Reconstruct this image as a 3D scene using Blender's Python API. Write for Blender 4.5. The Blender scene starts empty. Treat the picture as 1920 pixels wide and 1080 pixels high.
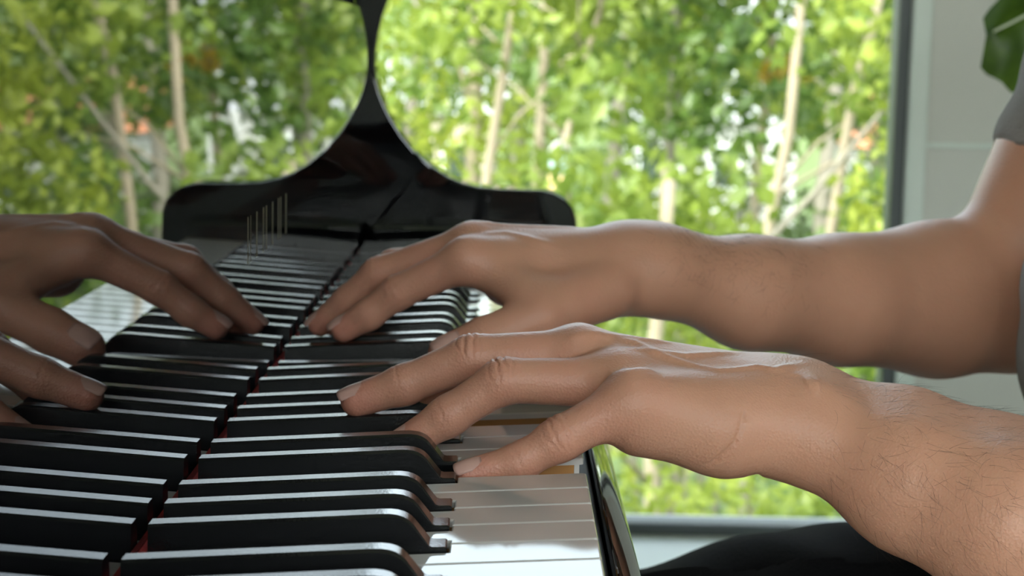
import bpy, bmesh, math, random
import numpy as np
from mathutils import Vector, Matrix

SC = bpy.context.scene
COL = SC.collection
KZ = 0.72                      # height of the white key tops above the floor
def V(x, y, z):                # millimetres measured from the keyboard -> metres in the room
    return Vector((x/1000, y/1000, z/1000 + KZ))

# ------------------------------------------------------------------ camera
cam_d = bpy.data.cameras.new('camera'); cam = bpy.data.objects.new('camera', cam_d); COL.objects.link(cam)
YAW, PITCH, ROLL = 0.0042424, 0.1290355, 0.0217443
_f = Vector((math.sin(YAW)*math.cos(PITCH), math.cos(YAW)*math.cos(PITCH), -math.sin(PITCH)))
_r = Vector((math.cos(YAW), -math.sin(YAW), 0)); _u = _r.cross(_f)
_c, _s = math.cos(ROLL), math.sin(ROLL)
_r, _u = _r*_c + _u*_s, _u*_c - _r*_s
m = Matrix((_r, _u, -_f)).transposed().to_4x4(); m.translation = V(115.94, -479.86, 156.43)
cam.matrix_world = m
cam_d.sensor_width = 36; cam_d.lens = 3378.97/1920*36
cam_d.clip_start = 0.02; cam_d.clip_end = 600
cam_d.dof.use_dof = True; cam_d.dof.focus_distance = 0.665; cam_d.dof.aperture_fstop = 19
SC.camera = cam

# ------------------------------------------------------------------ sky, sun, exposure
world = bpy.data.worlds.new('sky'); SC.world = world; world.use_nodes = True
wn = world.node_tree; wn.nodes.clear()
sky = wn.nodes.new('ShaderNodeTexSky'); sky.sky_type = 'NISHITA'; sky.sun_disc = False
sky.sun_elevation = math.radians(48); sky.sun_rotation = math.radians(210); sky.air_density = 1.2; sky.dust_density = 4.0; sky.ozone_density = 1.0
bg = wn.nodes.new('ShaderNodeBackground'); bg.inputs['Strength'].default_value = 1.12
wo = wn.nodes.new('ShaderNodeOutputWorld')
hs = wn.nodes.new('ShaderNodeHueSaturation'); hs.inputs['Saturation'].default_value = 0.45
wn.links.new(sky.outputs[0], hs.inputs['Color']); wn.links.new(hs.outputs[0], bg.inputs[0]); wn.links.new(bg.outputs[0], wo.inputs[0])
sun_d = bpy.data.lights.new('sun', 'SUN'); sun_d.energy = 2.2; sun_d.angle = 0.01; sun_d.color = (1.0, 0.93, 0.80)
sun = bpy.data.objects.new('sun', sun_d); COL.objects.link(sun)
sun.rotation_euler = Vector((0.80, 0.45, -0.85)).to_track_quat('-Z', 'Y').to_euler()
SC.view_settings.view_transform = 'Standard'; SC.view_settings.look = 'None'
SC.view_settings.gamma = 1.0; SC.view_settings.use_curve_mapping = False
SC.view_settings.exposure = 0.1

# ------------------------------------------------------------------ helpers
def link(o, parent=None):
    COL.objects.link(o)
    if parent is not None: o.parent = parent
    return o
def tag(o, label=None, cat=None, group=None, kind=None):
    if label: o['label'] = label
    if cat: o['category'] = cat
    if group: o['group'] = group
    if kind: o['kind'] = kind
    return o
def empty(name, loc, label=None, cat=None, group=None):
    o = bpy.data.objects.new(name, None); o.empty_display_size = 0.05; o.location = loc
    COL.objects.link(o)
    return tag(o, label, cat, group)
def child(o, parent):          # keep world coordinates
    o.parent = parent; o.matrix_parent_inverse = Matrix.Translation(-Vector(parent.location))
    return o
def mesh_obj(name, verts, faces, mat, parent=None, smooth=False):
    me = bpy.data.meshes.new(name); me.from_pydata([tuple(v) for v in verts], [], faces); me.update()
    me.materials.append(mat)
    if smooth: me.polygons.foreach_set('use_smooth', [True]*len(me.polygons))
    o = bpy.data.objects.new(name, me); COL.objects.link(o)
    if parent is not None: child(o, parent)
    return o
def bm_obj(name, bm, mat, parent=None, smooth=False):
    bmesh.ops.recalc_face_normals(bm, faces=bm.faces)
    me = bpy.data.meshes.new(name); bm.to_mesh(me); bm.free(); me.materials.append(mat)
    if smooth: me.polygons.foreach_set('use_smooth', [True]*len(me.polygons))
    o = bpy.data.objects.new(name, me); COL.objects.link(o)
    if parent is not None: child(o, parent)
    return o
def add_box(bm, x0, x1, y0, y1, z0, z1, bev=0.0, seg=2):   # metres
    vs = [bm.verts.new((x, y, z)) for x in (x0, x1) for y in (y0, y1) for z in (z0, z1)]
    fs = [bm.faces.new([vs[i] for i in q]) for q in ((0,1,3,2),(4,6,7,5),(0,4,5,1),(2,3,7,6),(0,2,6,4),(1,5,7,3))]
    if bev > 0:
        es = list({e for f in fs for e in f.edges})
        bmesh.ops.bevel(bm, geom=es, offset=bev, segments=seg, affect='EDGES', profile=0.5)
def box(name, x0, x1, y0, y1, z0, z1, mat, parent=None, bev=0.0, seg=2):
    bm = bmesh.new(); add_box(bm, x0, x1, y0, y1, z0, z1, bev, seg)
    return bm_obj(name, bm, mat, parent, smooth=False)
def kbox(name, x0, x1, y0, y1, z0, z1, mat, parent=None, bev=0.0, seg=2):   # millimetres from the keyboard
    return box(name, x0/1000, x1/1000, y0/1000, y1/1000, z0/1000+KZ, z1/1000+KZ, mat, parent, bev/1000, seg)
def tube_data(pts, rads, n=8, cap=True):
    pts = [Vector(p) for p in pts]; vs = []; fs = []
    up = Vector((0.31, 0.17, 0.93))
    for i, p in enumerate(pts):
        t = (pts[min(i+1, len(pts)-1)] - pts[max(i-1, 0)]).normalized()
        a = t.cross(up)
        if a.length < 1e-3: a = t.cross(Vector((1, 0, 0)))
        a.normalize(); b = t.cross(a)
        for k in range(n):
            w = 2*math.pi*k/n
            vs.append(p + (a*math.cos(w) + b*math.sin(w))*rads[i])
    for i in range(len(pts)-1):
        for k in range(n):
            fs.append((i*n+k, i*n+(k+1) % n, (i+1)*n+(k+1) % n, (i+1)*n+k))
    if cap:
        fs.append(tuple(range(n))[::-1]); fs.append(tuple(range((len(pts)-1)*n, len(pts)*n)))
    return vs, fs
def tube(name, pts, rads, mat, parent=None, n=8):
    vs, fs = tube_data(pts, rads, n)
    return mesh_obj(name, vs, fs, mat, parent, smooth=True)

# ------------------------------------------------------------------ materials
def new_mat(name):
    m = bpy.data.materials.new(name); m.use_nodes = True
    nt = m.node_tree; p = nt.nodes['Principled BSDF']
    return m, nt, p
def setin(p, **kw):
    names = {'rough': 'Roughness', 'ior': 'IOR', 'metal': 'Metallic', 'coat': 'Coat Weight', 'coat_rough': 'Coat Roughness',
             'coat_ior': 'Coat IOR', 'sss': 'Subsurface Weight', 'sss_scale': 'Subsurface Scale', 'sheen': 'Sheen Weight', 'spec': 'Specular IOR Level'}
    for k, v in kw.items(): p.inputs[names[k]].default_value = v
def mat(name, c1, c2=None, scale=8.0, bump=0.0, bump_scale=60.0, detail=4, stretch=None, **kw):
    m, nt, p = new_mat(name); setin(p, **kw)
    tc = nt.nodes.new('ShaderNodeTexCoord'); co = tc.outputs['Object']
    if stretch:
        mp = nt.nodes.new('ShaderNodeMapping'); mp.inputs['Scale'].default_value = stretch
        nt.links.new(co, mp.inputs[0]); co = mp.outputs[0]
    c2 = c2 or tuple(x*0.9 for x in c1)
    nz = nt.nodes.new('ShaderNodeTexNoise'); nz.inputs['Scale'].default_value = scale; nz.inputs['Detail'].default_value = detail
    nt.links.new(co, nz.inputs['Vector'])
    mx = nt.nodes.new('ShaderNodeMix'); mx.data_type = 'RGBA'
    mx.inputs[6].default_value = (*c1, 1); mx.inputs[7].default_value = (*c2, 1)
    nt.links.new(nz.outputs['Fac'], mx.inputs[0]); nt.links.new(mx.outputs[2], p.inputs['Base Color'])
    if bump > 0:
        n2 = nt.nodes.new('ShaderNodeTexNoise'); n2.inputs['Scale'].default_value = bump_scale; n2.inputs['Detail'].default_value = 3
        nt.links.new(co, n2.inputs['Vector'])
        b = nt.nodes.new('ShaderNodeBump'); b.inputs['Strength'].default_value = bump; b.inputs['Distance'].default_value = 0.002
        nt.links.new(n2.outputs['Fac'], b.inputs['Height']); nt.links.new(b.outputs[0], p.inputs['Normal'])
    return m
M = {}
M['lacquer'] = mat('black_lacquer', (0.0035, 0.0035, 0.004), rough=0.015, ior=1.75)
M['black_key'] = mat('black_key_plastic', (0.006, 0.006, 0.0065), bump=0.05, bump_scale=900, rough=0.17, ior=1.6)
M['white_key'] = mat('white_key_plastic', (0.58, 0.55, 0.52), (0.55, 0.52, 0.49), scale=30, rough=0.06, ior=1.5)
M['key_wood'] = mat('key_wood', (0.42, 0.19, 0.045), (0.30, 0.13, 0.03), scale=60, stretch=(1, 6, 6), rough=0.6)
M['felt'] = mat('red_felt', (0.62, 0.035, 0.03), (0.42, 0.018, 0.018), scale=700, bump=0.8, bump_scale=1500, rough=0.95)
M['brass'] = mat('brass_inlay', (0.10, 0.075, 0.04), rough=0.5, metal=0.6)
M['dark_wood'] = mat('dark_underside', (0.02, 0.016, 0.013), rough=0.6)
M['wall'] = mat('wall_paint', (0.74, 0.75, 0.71), (0.71, 0.72, 0.68), scale=3, bump=0.1, bump_scale=200, rough=0.85)
M['ceiling'] = mat('ceiling_paint', (0.75, 0.75, 0.73), rough=0.9)
M['floor'] = mat('pale_floor', (0.50, 0.46, 0.40), (0.42, 0.38, 0.32), scale=4, stretch=(1, 12, 1), rough=0.35)
M['casing'] = mat('white_casing', (0.84, 0.93, 0.88), rough=0.4)
M['frame'] = mat('grey_window_frame', (0.10, 0.115, 0.12), rough=0.4)
M['trousers'] = mat('black_cloth', (0.007, 0.007, 0.008), (0.012, 0.012, 0.013), scale=25, bump=0.5, bump_scale=900, rough=0.95, sheen=0.03, spec=0.2)
M['shirt'] = mat('grey_shirt', (0.31, 0.29, 0.285), (0.26, 0.245, 0.24), scale=40, bump=0.5, bump_scale=900, rough=0.95)
M['shoe'] = mat('dark_shoe', (0.03, 0.03, 0.03), rough=0.5)
M['nail'] = mat('fingernail', (0.64, 0.38, 0.31), (0.60, 0.35, 0.29), scale=200, rough=0.28, ior=1.45)
M['hair'] = mat('brown_hair', (0.035, 0.022, 0.014), rough=0.5)
M['eye'] = mat('eye_white', (0.7, 0.68, 0.64), rough=0.2)
M['pot'] = mat('grey_pot', (0.30, 0.30, 0.29), rough=0.7, bump=0.2)
M['bark'] = mat('pale_bark', (0.36, 0.30, 0.215), (0.23, 0.195, 0.14), scale=6, bump=0.6, bump_scale=25, rough=0.9)
M['bark_grey'] = mat('grey_bark', (0.24, 0.22, 0.18), (0.14, 0.13, 0.10), scale=6, bump=0.6, bump_scale=25, rough=0.9)
M['ground'] = mat('ground_cover', (0.10, 0.16, 0.03), (0.06, 0.08, 0.02), scale=0.8, rough=0.95)
M['hill'] = mat('far_woodland', (0.10, 0.17, 0.05), (0.05, 0.09, 0.03), scale=0.25, detail=8, rough=0.95)
M['house_white'] = mat('white_render', (0.45, 0.46, 0.44), rough=0.8)
M['house_cream'] = mat('cream_render', (0.44, 0.38, 0.29), rough=0.8)
M['roof_tile'] = mat('terracotta_roof', (0.46, 0.18, 0.09), rough=0.8)
M['roof_grey'] = mat('grey_roof', (0.30, 0.31, 0.32), rough=0.7)
M['house_glass'] = mat('dark_window', (0.04, 0.05, 0.06), rough=0.1)
M['feeder_blue'] = mat('pale_blue_plastic', (0.36, 0.48, 0.54), rough=0.4)
M['feeder_tan'] = mat('tan_seed', (0.55, 0.37, 0.19), rough=0.8)
def glass_mat():
    m = bpy.data.materials.new('window_glass'); m.use_nodes = True; nt = m.node_tree; nt.nodes.clear()
    out = nt.nodes.new('ShaderNodeOutputMaterial'); mx = nt.nodes.new('ShaderNodeMixShader'); fr = nt.nodes.new('ShaderNodeFresnel')
    fr.inputs['IOR'].default_value = 1.3
    tr = nt.nodes.new('ShaderNodeBsdfTransparent'); tr.inputs[0].default_value = (0.95, 0.98, 0.96, 1)
    gl = nt.nodes.new('ShaderNodeBsdfGlossy'); gl.inputs['Roughness'].default_value = 0.0
    nt.links.new(fr.outputs[0], mx.inputs[0]); nt.links.new(tr.outputs[0], mx.inputs[1]); nt.links.new(gl.outputs[0], mx.inputs[2])
    nt.links.new(mx.outputs[0], out.inputs[0]); return m
M['glass'] = glass_mat()
def leaf_mat(name, c1, c2, scale=1.2, trans=0.5):
    m = bpy.data.materials.new(name); m.use_nodes = True; nt = m.node_tree; nt.nodes.clear()
    out = nt.nodes.new('ShaderNodeOutputMaterial'); tc = nt.nodes.new('ShaderNodeTexCoord')
    nz = nt.nodes.new('ShaderNodeTexNoise'); nz.inputs['Scale'].default_value = scale; nz.inputs['Detail'].default_value = 5
    cr = nt.nodes.new('ShaderNodeMapRange'); cr.inputs[1].default_value = 0.35; cr.inputs[2].default_value = 0.65
    mx = nt.nodes.new('ShaderNodeMix'); mx.data_type = 'RGBA'; mx.inputs[6].default_value = (*c1, 1); mx.inputs[7].default_value = (*c2, 1)
    di = nt.nodes.new('ShaderNodeBsdfDiffuse'); tl = nt.nodes.new('ShaderNodeBsdfTranslucent'); gl = nt.nodes.new('ShaderNodeBsdfGlossy')
    gl.inputs['Roughness'].default_value = 0.35
    a = nt.nodes.new('ShaderNodeMixShader'); a.inputs[0].default_value = trans
    b = nt.nodes.new('ShaderNodeMixShader'); b.inputs[0].default_value = 0.025
    nt.links.new(tc.outputs['Object'], nz.inputs['Vector']); nt.links.new(nz.outputs['Fac'], cr.inputs[0]); nt.links.new(cr.outputs[0], mx.inputs[0])
    nt.links.new(mx.outputs[2], di.inputs[0]); nt.links.new(mx.outputs[2], tl.inputs[0])
    nt.links.new(di.outputs[0], a.inputs[1]); nt.links.new(tl.outputs[0], a.inputs[2])
    nt.links.new(a.outputs[0], b.inputs[1]); nt.links.new(gl.outputs[0], b.inputs[2]); nt.links.new(b.outputs[0], out.inputs[0])
    return m
M['leaf_a'] = leaf_mat('leaf_yellow_green', (0.24, 0.305, 0.045), (0.115, 0.18, 0.032))
M['leaf_b'] = leaf_mat('leaf_mid_green', (0.155, 0.24, 0.042), (0.068, 0.125, 0.026))
M['leaf_c'] = leaf_mat('leaf_bright_green', (0.30, 0.35, 0.05), (0.165, 0.235, 0.04))
M['leaf_d'] = leaf_mat('leaf_dark_green', (0.11, 0.16, 0.045), (0.055, 0.085, 0.027))
M['leaf_y'] = leaf_mat('leaf_autumn_yellow', (0.62, 0.50, 0.04), (0.50, 0.34, 0.03))
M['plant_leaf'] = leaf_mat('houseplant_leaf', (0.10, 0.19, 0.015), (0.05, 0.11, 0.01), scale=30, trans=0.35)

def skin_mat():
    m, nt, p = new_mat('skin')
    setin(p, rough=0.42, ior=1.42, sss=0.14, sss_scale=0.006)
    p.inputs['Subsurface Radius'].default_value = (1.0, 0.35, 0.2)
    tc = nt.nodes.new('ShaderNodeTexCoord'); co = tc.outputs['Object']
    at = nt.nodes.new('ShaderNodeAttribute'); at.attribute_name = 'flush'
    n1 = nt.nodes.new('ShaderNodeTexNoise'); n1.inputs['Scale'].default_value = 55; n1.inputs['Detail'].default_value = 5
    nt.links.new(co, n1.inputs['Vector'])
    base = nt.nodes.new('ShaderNodeMix'); base.data_type = 'RGBA'
    base.inputs[6].default_value = (0.60, 0.315, 0.208, 1); base.inputs[7].default_value = (0.53, 0.268, 0.175, 1)
    nt.links.new(n1.outputs['Fac'], base.inputs[0])
    red = nt.nodes.new('ShaderNodeMix'); red.data_type = 'RGBA'; red.inputs[7].default_value = (0.60, 0.225, 0.165, 1)
    nt.links.new(at.outputs['Fac'], red.inputs[0]); nt.links.new(base.outputs[2], red.inputs[6])
    nt.links.new(red.outputs[2], p.inputs['Base Color'])
    vo = nt.nodes.new('ShaderNodeTexVoronoi'); vo.inputs['Scale'].default_value = 900; nt.links.new(co, vo.inputs['Vector'])
    n2 = nt.nodes.new('ShaderNodeTexNoise'); n2.inputs['Scale'].default_value = 420; n2.inputs['Detail'].default_value = 4; nt.links.new(co, n2.inputs['Vector'])
    ad = nt.nodes.new('ShaderNodeMath'); ad.operation = 'ADD'; nt.links.new(vo.outputs['Distance'], ad.inputs[0]); nt.links.new(n2.outputs['Fac'], ad.inputs[1])
    b = nt.nodes.new('ShaderNodeBump'); b.inputs['Strength'].default_value = 0.28; b.inputs['Distance'].default_value = 0.0006
    nt.links.new(ad.outputs[0], b.inputs['Height']); nt.links.new(b.outputs[0], p.inputs['Normal'])
    return m
M['skin'] = skin_mat()

# ================================================================== the room
def struct(o): o['kind'] = 'structure'; return o
RX0, RX1, RY0, RY1, RZ = -2.6, 2.6, -3.4, 2.42, 2.55
struct(box('floor', RX0-.1, RX1+.1, RY0-.1, RY1+.1, -0.06, 0.0, M['floor']))
struct(box('ceiling', RX0-.2, RX1+.2, RY0-.2, RY1+.35, RZ, RZ+0.12, M['ceiling']))
struct(box('wall_left', RX0-.12, RX0, RY0, RY1, 0, RZ, M['wall']))
bm = bmesh.new()                                           # right wall with an opening behind the player, added to let in fill daylight
add_box(bm, RX1, RX1+.12, RY0, -3.1, 0, RZ); add_box(bm, RX1, RX1+.12, -0.7, RY1, 0, RZ)
add_box(bm, RX1, RX1+.12, -3.1, -0.7, 0, 1.1); add_box(bm, RX1, RX1+.12, -3.1, -0.7, 2.4, RZ)
struct(bm_obj('wall_right', bm, M['wall']))
def wall_with_hole(name, y0, y1, hx0, hx1, hz0, hz1):
    bm = bmesh.new()
    add_box(bm, RX0-.12, hx0, y0, y1, 0, RZ); add_box(bm, hx1, RX1+.12, y0, y1, 0, RZ)
    add_box(bm, hx0, hx1, y0, y1, 0, hz0); add_box(bm, hx0, hx1, y0, y1, hz1, RZ)
    return struct(bm_obj(name, bm, M['wall']))
WX0, WX1, WZ0, WZ1 = -2.1, 0.757, 0.092, 2.42
wall_with_hole('wall_front', RY1, RY1+.14, WX0, WX1, WZ0, WZ1)
wall_with_hole('wall_back', RY0-.14, RY0, -2.45, 2.45, 1.32, 2.45)  # opening out of view, added to light the room from behind
def window(name, x0, x1, z0, z1, yin, sgn, mull=()):
    w = struct(empty(name, ((x0+x1)/2, yin, z0)))
    fw = 0.020
    ya, yb = sorted((yin + sgn*0.004, yin + sgn*0.06))
    for a, b, c, d in ((x0, x0+fw, z0, z1), (x1-fw, x1, z0, z1), (x0+fw, x1-fw, z0, z0+fw), (x0+fw, x1-fw, z1-fw, z1)):
        box('window_frame', a, b, ya, yb, c, d, M['frame'], w, 0.003)
    for mx in mull: box('mullion', mx-.02, mx+.02, ya, yb, z0+fw, z1-fw, M['frame'], w, 0.003)
    yg = yin + sgn*0.03
    edges = [x0+fw] + list(mull) + [x1-fw]
    for i in range(len(edges)-1):
        a, b = edges[i]+(.02 if i else 0), edges[i+1]-(.02 if i < len(edges)-2 else 0)
        box('pane', a, b, yg-.003, yg+.003, z0+fw, z1-fw, M['glass'], w)
    cw = 0.030; yc, yd = sorted((yin, yin - sgn*0.012))
    for a, b, c, d in ((x0-cw, x0, z0-cw, z1+cw), (x1, x1+cw, z0-cw, z1+cw), (x0, x1, z1, z1+cw)):
        box('casing', a, b, yc, yd, c, d, M['casing'], w, 0.003)
    yc, yd = sorted((yin + sgn*0.003, yin - sgn*(0.34 if sgn > 0 else 0.05)))
    box('window_sill', x0, x1, yc, yd, z0-cw, z0, M['casing'], w, 0.004)
    return w
window('window_1', WX0, WX1, WZ0, WZ1, RY1, 1, mull=(-0.95,))
window('fill_window_back', -2.45, 2.45, 1.32, 2.45, RY0, -1, mull=(-.8, 0.8))  # unseen window, added and sized to bring daylight onto the hands
w3 = struct(empty('fill_window_right', (RX1, -1.9, 1.1)))  # unseen window in the right wall, added to brighten the near forearm
for a, b, c, d in ((-3.1, -3.08, 1.1, 2.4), (-.72, -.7, 1.1, 2.4), (-3.08, -.72, 1.1, 1.12), (-3.08, -.72, 2.38, 2.4), (-1.92, -1.88, 1.12, 2.38)):
    box('window_frame', RX1+.004, RX1+.06, a, b, c, d, M['frame'], w3, .003)
for a, b in ((-3.08, -1.92), (-1.88, -.72)): box('pane', RX1+.027, RX1+.033, a, b, 1.12, 2.38, M['glass'], w3)
struct(box('trim_1', WX1+.031, RX1, RY1-.010, RY1, 0.742, 0.750, M['casing'], None, 0.002))
struct(box('baseboard_front', WX1+.031, RX1, RY1-.012, RY1, 0, 0.09, M['casing'], None, 0.003))
struct(box('baseboard_right', RX1-.012, RX1, RY0, RY1-.013, 0, 0.09, M['casing'], None, 0.003))

# ================================================================== the piano
OCT = 164.5; TILT = 0.0579; WF = 148.4
Y_LO, Y_HI = -OCT-47.0, 1013.5+0.0
piano = empty('grand_piano', (-0.15, 0.4, 0), 'glossy black grand piano whose lacquered fallboard mirrors the keys and hands', 'piano')
fb = kbox('fallboard', -14, 0, -246, 1045, -9.5, 190, M['lacquer'], piano, 0)
# gold inlay on the fallboard, seen edge on
inl = [(328, 2.2), (336.5, 1.2), (356.5, 3.0), (379.5, 2.6), (390, 2.6), (413, 3.2), (435.5, 3.0), (444.5, 3.0), (467, 4.2)]
for yy, w in inl:
    kbox('inlay_stroke', -0.5, 0.06, yy-w/2, yy+w/2, 60, 81.2, M['brass'], fb)
felt = kbox('felt_strip', 0.0, 2.3, -212, 1011, -9.3, -4.6, M['felt'], piano, 0.4)
kbox('key_bed', -8, 157, -246, 1085, -72, -34, M['dark_wood'], piano, 1)

for ya, yb in ((-245, -213.5), (1011.5, 1044.5)):
    bm = bmesh.new(); add_box(bm, .003, .1515, ya/1000, yb/1000, KZ-.033, KZ+.0135, .0035, 3)
    bm_obj('key_block', bm, M['lacquer'], piano)
prof = [(176.5,-74),(176.8,0),(176,18),(172.5,28),(166,35),(157,40),(146,42.5),(110,43),(92,44.3),(78,47.5),(66,52.5),(52,61),(38,73),(27,86),(18.5,99),(12,111),(7.5,122),(4.6,133),(3.4,144),(3.5,156),(5.2,170),(8.3,184),(12.4,197),(18,212),(20,226),(12,236),(-13.5,238),(-13.5,-74)]
def extrude_profile(name, prof, ya, yb, matl, parent, bev=2.0):
    bm = bmesh.new()
    a = [bm.verts.new(V(x, ya, z)) for x, z in prof]; b = [bm.verts.new(V(x, yb, z)) for x, z in prof]
    f1 = bm.faces.new(a); f2 = bm.faces.new(b[::-1]); n = len(prof)
    for i in range(n): bm.faces.new((a[i], b[i], b[(i+1) % n], a[(i+1) % n]))
    bmesh.ops.recalc_face_normals(bm, faces=bm.faces)
    es = [e for e in f1.edges] + [e for e in f2.edges]
    bmesh.ops.bevel(bm, geom=es, offset=bev/1000, segments=3, affect='EDGES', profile=0.5)
    o = bm_obj(name, bm, matl, parent); return o
slip = [(158, -74), (158, -28.0), (158.1, -27.2), (158.5, -26.6), (159.0, -26.4)]
_x, _z = 159.0, -26.4
for k in range(24):                                   # rounded top edge leaning towards the player
    a = math.radians(30 + 34*k/18 if k < 19 else 64 + 26*(k-18)/5)
    _x += .85*math.cos(a); _z -= .85*math.sin(a); slip.append((_x, _z))
slip.append((_x, -74))
ks = extrude_profile('key_slip', slip, -246, 1045, M['lacquer'], piano, .4)
ks.data.polygons.foreach_set('use_smooth', [True]*len(ks.data.polygons)); ks.data.set_sharp_from_angle(angle=math.radians(30))
for ya, yb in ((-286, -246), (1045.5, 1087)):
    extrude_profile('side_arm', prof, ya, yb, M['lacquer'], piano)
rim = [(-14.5,-286),(-1050,-286),(-1180,-272),(-1290,-225),(-1365,-140),(-1398,-30),(-1395,90),(-1350,200),(-1270,285),(-1150,360),(-980,440),(-850,540),(-740,670),(-620,830),(-480,970),(-330,1050),(-170,1084),(-14.5,1087)]
def slab(name, poly, z0, z1, matl, bev):
    bm = bmesh.new(); a = [bm.verts.new(V(x, y, z0)) for x, y in poly]; b = [bm.verts.new(V(x, y, z1)) for x, y in poly]; n = len(poly)
    f1 = bm.faces.new(a); f2 = bm.faces.new(b[::-1])
    for i in range(n): bm.faces.new((a[i], b[i], b[(i+1) % n], a[(i+1) % n]))
    bmesh.ops.recalc_face_normals(bm, faces=bm.faces)
    bmesh.ops.bevel(bm, geom=list(f1.edges)+list(f2.edges), offset=bev/1000, segments=3, affect='EDGES', profile=0.5)
    return bm_obj(name, bm, matl, piano)
slab('case_rim', rim, -74, 236, M['lacquer'], 3)
slab('lid', [(x if x < -20 else 2, y*1.008-3) for x, y in rim], 239, 257, M['lacquer'], 5)
for x, y in ((-60, -180), (-60, 980), (-1200, 20)):
    bm = bmesh.new()
    for z0, z1, w in ((-720, -690, 38), (-690, -640, 26), (-640, -130, 44), (-130, -75, 62)):
        add_box(bm, (x-w)/1000, (x+w)/1000, (y-w)/1000, (y+w)/1000, z0/1000+KZ, z1/1000+KZ, .004)
    bm_obj('leg', bm, M['lacquer'], piano)
kbox('pedal_lyre', -100, -70, 340, 460, -640, -75, M['lacquer'], piano, 4)
kbox('pedal_box', -130, -50, 300, 500, -690, -641, M['lacquer'], piano, 4)
for yy in (345, 400, 455): kbox('pedal', -60, 40, yy-12, yy+12, -668, -660, M['brass'], piano, 2)

SHC = {'C': 21.2, 'D': 49.3, 'F': 90.6, 'G': 117.5, 'A': 144.4}
TAIL = {'C': (0.5, 14.1), 'D': (28.2, 42.2), 'E': (56.4, 70.0), 'F': (71.0, 83.5), 'G': (97.7, 110.4), 'A': (124.6, 137.3), 'B': (151.5, 164.0)}
def poly_offset(P, d):
    n = len(P); out = []
    for i in range(n):
        p0, p1, p2 = Vector(P[i-1]), Vector(P[i]), Vector(P[(i+1) % n])
        e1 = (p1-p0).normalized(); e2 = (p2-p1).normalized()
        n1 = Vector((-e1.y, e1.x)); n2 = Vector((-e2.y, e2.x))
        b = (n1+n2); k = 1/max(0.3, b.dot(n1)); out.append(p1 + b*k*d)
    return out
def key_mesh(name, rings, faces_extra, matl):
    """rings: list of (polygon, z) stacked bottom to top"""
    vs = []; fs = []; n = len(rings[0][0])
    for P, z in rings: vs += [(x, y, z) for x, y in P]
    fs.append(tuple(range(n))[::-1]); fs.append(tuple(range((len(rings)-1)*n, len(rings)*n)))
    for r in range(len(rings)-1):
        for i in range(n): fs.append((r*n+i, r*n+(i+1) % n, (r+1)*n+(i+1) % n, (r+1)*n+i))
    for V8 in faces_extra:
        k = len(vs); vs += V8
        fs += [tuple(k+i for i in q) for q in ((0,1,3,2),(4,6,7,5),(0,4,5,1),(2,3,7,6),(0,2,6,4),(1,5,7,3))]
    vs = [((x+110)/1000, y/1000, (z + TILT*(x-WF))/1000) for x, y, z in vs]
    me = bpy.data.meshes.new(name); me.from_pydata(vs, [], fs); me.update(); me.materials.append(matl); return me
def box8(x0, x1, y0, y1, z0, z1): return [(x, y, z) for x in (x0, x1) for y in (y0, y1) for z in (z0, z1)]
WMESH = {}
def white_meshes(n, lo_cut=True, hi_cut=True):
    key = (n, lo_cut, hi_cut)
    if key in WMESH: return WMESH[key]
    i = 'CDEFGAB'.index(n); y0, y1 = 23.5*i+.5, 23.5*(i+1)-.5; t0, t1 = TAIL[n]
    if not lo_cut: t0 = y0
    if not hi_cut: t1 = y1
    xn = 99.8; P = [(2.2, t0)]
    if t0 > y0+.1: P += [(xn, t0), (xn, y0)]
    r = 1.3; P += [(WF-r, y0), (WF-r*.3, y0+r*.3), (WF, y0+r), (WF, y1-r), (WF-r*.3, y1-r*.3), (WF-r, y1)]
    if t1 < y1-.1: P += [(xn, y1), (xn, t1)]
    P += [(2.2, t1)]
    P = [(x, y-y0) for x, y in P]
    P1 = [tuple(v) for v in poly_offset(P, 0.22)]; P2 = [tuple(v) for v in poly_offset(P, 0.7)]
    cover = key_mesh('white_key', [(P, -2.6), (P, -0.75), (P1, -0.22), (P2, 0.0)], [box8(WF-3.6, WF-1.6, .4, y1-y0-.4, -21, -2.7)], M['white_key'])
    W = [tuple(v) for v in poly_offset([(min(x, WF-3.7), y) for x, y in P], 0.0)]
    W = [(min(x, WF-3.7), min(max(y, .35), y1-y0-.35)) for x, y in P]
    wood = key_mesh('wooden_stick', [(W, -24), (W, -2.65)], [], M['key_wood'])
    WMESH[key] = (cover, wood, y0); return WMESH[key]
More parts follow.
